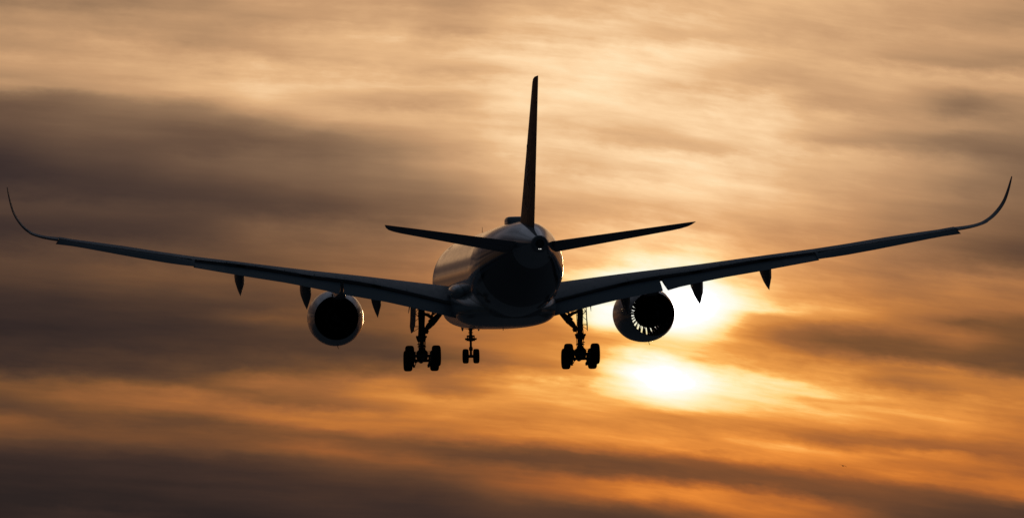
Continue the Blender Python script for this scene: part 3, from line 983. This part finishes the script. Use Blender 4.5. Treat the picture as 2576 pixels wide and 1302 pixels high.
def make_main_gear(sg):
    s = Shape(); X = 5.29
    def P(x, y, z): return (sg * x, y, z)
    # shock strut, collar and piston
    s.tube([P(X, .05, -1.95), P(X, .05, -3.92)], .175, 20)
    s.tube([P(X, .02, -3.92), P(X, .02, -4.02), P(X, .02, -4.25), P(X, .02, -4.40)], [.2, .26, .25, .17], 20)
    s.box(P(X + .02, .1, -4.05), (.72, .30, .13))
    s.box(P(X + .22, .28, -4.22), (.20, .3, .30), (0, sg * .35, 0))
    s.box(P(X - .20, .28, -4.20), (.16, .3, .20), (0, -sg * .3, 0))
    s.tube([P(X, .02, -4.35), P(X, .02, -5.25)], .145, 18)
    s.tube([P(X, .02, -4.60), P(X, .02, -4.74)], .20, 18)
    s.box(P(X, .1, -4.70), (.56, .2, .07)); s.box(P(X + .1, .1, -4.55), (.42, .18, .06))
    # torque links behind the piston
    s.tube([P(X, -.18, -4.15), P(X, -.62, -4.62)], [.10, .07], 10); s.tube([P(X, -.62, -4.62), P(X, -.22, -5.1)], [.07, .11], 10)
    # fork spreading to the bogie beam
    secs = []
    for z, w in ((-4.78, .16), (-4.92, .22), (-5.02, .33), (-5.12, .37), (-5.4, .37), (-5.62, .30), (-5.74, .08)):
        secs.append([P(X - w, -.3, z), P(X + w, -.3, z), P(X + w * 1.02, 0, z), P(X + w, .3, z), P(X - w, .3, z), P(X - w * 1.02, 0, z)])
    s.loft(secs)
    AX = ((-1.02, -5.33), (1.02, -5.64))
    s.tube([P(X, -1.2, -5.30), P(X, -.5, -5.41), P(X, .5, -5.56), P(X, 1.2, -5.67)], [.16, .20, .20, .16], 16)
    for y, z in AX:
        s.tube([P(X - 1.10, y, z), P(X + 1.10, y, z)], .10, 14)
        for q in (-1, 1):
            s.tube([P(X + q * .50, y, z), P(X + q * .60, y, z)], .30, 24)           # brake packs
            s.box(P(X + q * .50, y, z - .36), (.14, .22, .20), (0, q * sg * .3, 0))
            rims(s, P(X + q * .88, y, z), .70, .55)
    for q in (-1, 1):                                                              # brake rods under the beam
        s.tube([P(X + q * .42, -1.0, -5.66), P(X + q * .42, 1.0, -5.97)], .03, 8)
        s.tube([P(X + q * .36, .3, -5.05), P(X + q * .55, .45, -5.02), P(X + q * .62, .7, -5.25)], .018, 6)
        s.tube([P(X + q * .36, .3, -5.15), P(X + q * .58, -.45, -5.12), P(X + q * .62, -.7, -5.25)], .018, 6)
    # hydraulic lines and fittings on the strut
    for i, (dx_, y0) in enumerate(((.17, .12), (-.18, .10), (.15, -.14), (-.14, -.13))):
        s.tube([P(X + dx_, y0, -2.1), P(X + dx_ * 1.25, y0, -2.6), P(X + dx_ * 1.05, y0, -3.3), P(X + dx_ * 1.35, y0, -4.0), P(X + dx_ * 1.2, y0, -4.9)], .022, 6)
    for z in (-2.45, -2.75, -3.05, -3.4, -3.7):
        s.box(P(X, .05, z), (.42, .2, .05))
    gear = s.build('main_landing_gear', MAT['steel'], plane, 35)
    for y, z in AX:
        for q in (-1, 1): wheel(gear, P(X + q * .885, y, z), .70, .575)
    # side stay: lower arm up and inboard, with lock link
    s = Shape()
    s.tube([P(5.14, .3, -3.78), P(4.95, .3, -3.55)], [.16, .17], 12)
    s.tube([P(5.02, .3, -3.62), P(4.80, .3, -3.35), P(4.42, .3, -2.95), P(4.05, .3, -2.55), P(3.80, .3, -2.2)], [.12, .20, .22, .17, .12], 12)
    s.box(P(4.60, .3, -3.10), (.50, .34, .22), (0, sg * -.80, 0))
    s.tube([P(4.93, .35, -3.72), P(4.93, .35, -3.86)], .09, 10)
    s.box(P(4.92, .3, -3.70), (.24, .2, .10))
    s.tube([P(5.18, .3, -2.50), P(4.85, .3, -2.62), P(4.55, .3, -2.80)], [.10, .11, .14], 10)
    s.tube([P(4.62, .3, -2.75), P(4.38, .3, -2.1)], .07, 8)
    s.tube([P(4.5, .35, -2.6), P(4.1, .35, -2.3)], .05, 8)
    for i in range(7):
        a_ = 4.72 + .07 * i
        s.tube([P(a_, .36, -2.60), P(a_ + .03, .38, -2.47 + .03 * (i % 3)), P(a_ + .08, .36, -2.56)], .02, 6)
    s.build('side_stay', MAT['steel'], gear, 35)
    # leg door: a thin panel outboard of the strut, its front edge splayed outward
    s = Shape(); secs = []
    y0_, y1_ = 1.85, -.15
    for k in range(5):
        f = k / 4.0; y = y1_ + (y0_ - y1_) * f; x = 5.68 + .21 * f
        zb = -3.30 - .50 * min(f * 1.8, 1.0) if f < .9 else -3.35
        lean = .07
        secs.append([P(x - .02, y, -2.0), P(x + .02, y, -2.0), P(x + .02 + lean * .5, y, -2.9), P(x + .02 + lean, y, zb), P(x - .02 + lean, y, zb), P(x - .02 + lean * .5, y, -2.9)])
    s.loft(secs)
    door = s.build('gear_door', MAT['door'], gear, 30)
    s = Shape()
    for z0_, z1_ in ((-2.45, -2.58), (-2.62, -2.66), (-3.32, -3.34), (-3.42, -3.40), (-2.8, -3.1), (-3.45, -3.7)):
        s.tube([P(5.44, .25, z0_), P(5.80, .4, z1_)], .018, 6)
    s.tube([P(5.50, .2, -2.2), P(5.74, .4, -2.55)], .02, 6); s.tube([P(5.48, .2, -2.75), P(5.77, .4, -2.35)], .02, 6)
    s.tube([P(5.47, .24, -2.1), P(5.46, .24, -3.75)], .03, 8); s.tube([P(5.74, .4, -2.3), P(5.80, .42, -3.72)], .025, 8)
    s.build('door_rod', MAT['steel'], gear, 30)
    # small fixed flap beside the door
    s = Shape(); s.loft([[P(6.02, .9, -1.9), P(6.06, .9, -1.9), P(6.13, .9, -2.5), P(6.11, .9, -2.5)], [P(6.02, .3, -1.9), P(6.06, .3, -1.9), P(6.08, .3, -2.2), P(6.06, .3, -2.2)]])
    s.build('gear_door', MAT['door'], gear, 30)
    return gear
gears = [make_main_gear(-1), make_main_gear(1)]

def make_nose_gear():
    s = Shape(); y = 28.7
    s.tube([(0, y + .1, -2.6), (0, y, -3.85)], .115, 18)
    s.tube([(0, y, -3.80), (0, y, -4.25)], .17, 18)
    s.box((0, y, -3.86), (.50, .3, .10)); s.box((0, y, -4.18), (.62, .3, .09)); s.box((0, y - .1, -4.08), (.80, .16, .13))
    for q in (-1, 1):
        s.tube([(q * .25, y, -3.82), (q * .23, y, -4.2)], .045, 10)
        s.tube([(q * .36, y - .12, -4.08), (q * .42, y - .12, -4.10)], .075, 12)
        s.tube([(q * .06, y, -3.55), (q * .22, y + .3, -3.1), (q * .30, y + .5, -2.8)], .035, 8)
        s.tube([(q * .1, y, -3.42), (q * .35, y + .1, -3.34), (q * .62, y + .15, -3.3), (q * .74, y + .1, -3.15)], .022, 6)
        s.box((q * .13, y, -3.62), (.1, .12, .06))
        rims(s, (q * .38, y, -5.32), .525, .40)
    s.tube([(0, y, -4.25), (0, y, -5.3)], .085, 16)
    s.tube([(0, y, -4.62), (0, y, -4.72), (0, y, -4.9), (0, y, -4.93)], [.09, .14, .14, .09], 16)
    s.tube([(0, y - .1, -4.3), (0, y - .38, -4.55), (0, y - .12, -4.85)], [.07, .05, .07], 8)
    s.box((0, y, -5.33), (.30, .26, .22)); s.tube([(-.55, y, -5.32), (.55, y, -5.32)], .07, 12)
    g = s.build('nose_landing_gear', MAT['steel'], plane, 35)
    for q in (-1, 1): wheel(g, (q * .385, y, -5.32), .525, .425)
    for q in (-1, 1):
        s = Shape(); secs = []
        for yy, zb in ((y + .9, -3.40), (y + .2, -3.52), (y - .6, -3.46), (y - 1.0, -3.28)):
            secs.append([(q * .66, yy, -2.85), (q * .70, yy, -2.85), (q * .60, yy, zb), (q * .57, yy, zb)])
        s.loft(secs); s.build('gear_door', MAT['door'], g, 30)
    return g
make_nose_gear()

# ------------------------------------------------------------------ a bird, far off, low on the right
def make_bird():
    d = 700.0
    ux, uy = (3372.0 - 2048) / 20730.0, (1035.5 - 1861.5) / 20730.0
    loc = Matrix.Translation(cam.location) @ camrot @ Vector((ux * d, d, uy * d))
    s = Shape(); secs = []
    k = .9
    for yy, r in ((.30, .01), (.26, .04), (.2, .05), (.14, .045), (.05, .075), (-.08, .075), (-.2, .045), (-.32, .05), (-.42, .06)):
        fl = .35 if yy < -.3 else 1.0
        secs.append([(r * math.cos(a), yy, r * fl * math.sin(a)) for a in [2 * math.pi * q / 12 for q in range(12)]])
    s.loft(secs)
    for sg in (-1, 1):
        secs = []
        for q, (x, z, c) in enumerate(((.04, .02, .17), (.2, .07, .18), (.38, .08, .15), (.54, .03, .10), (.66, -.03, .03))):
            secs.append([(sg * x, .05 + c * .5, z), (sg * x, .05, z + .014), (sg * x, .05 - c * .5 - .05 * q * .3, z), (sg * x, .05, z - .008)])
        s.loft(secs)
    b = s.build('bird', MAT['feather'], None, 40)
    b.scale = (k * 1.0, k, k * 1.0)
    b.location = loc; b.rotation_euler = (.1, math.radians(12), math.radians(25))
    set_props(b, 'tiny dark bird gliding far off in the orange sky below the right wing', 'bird')
make_bird()
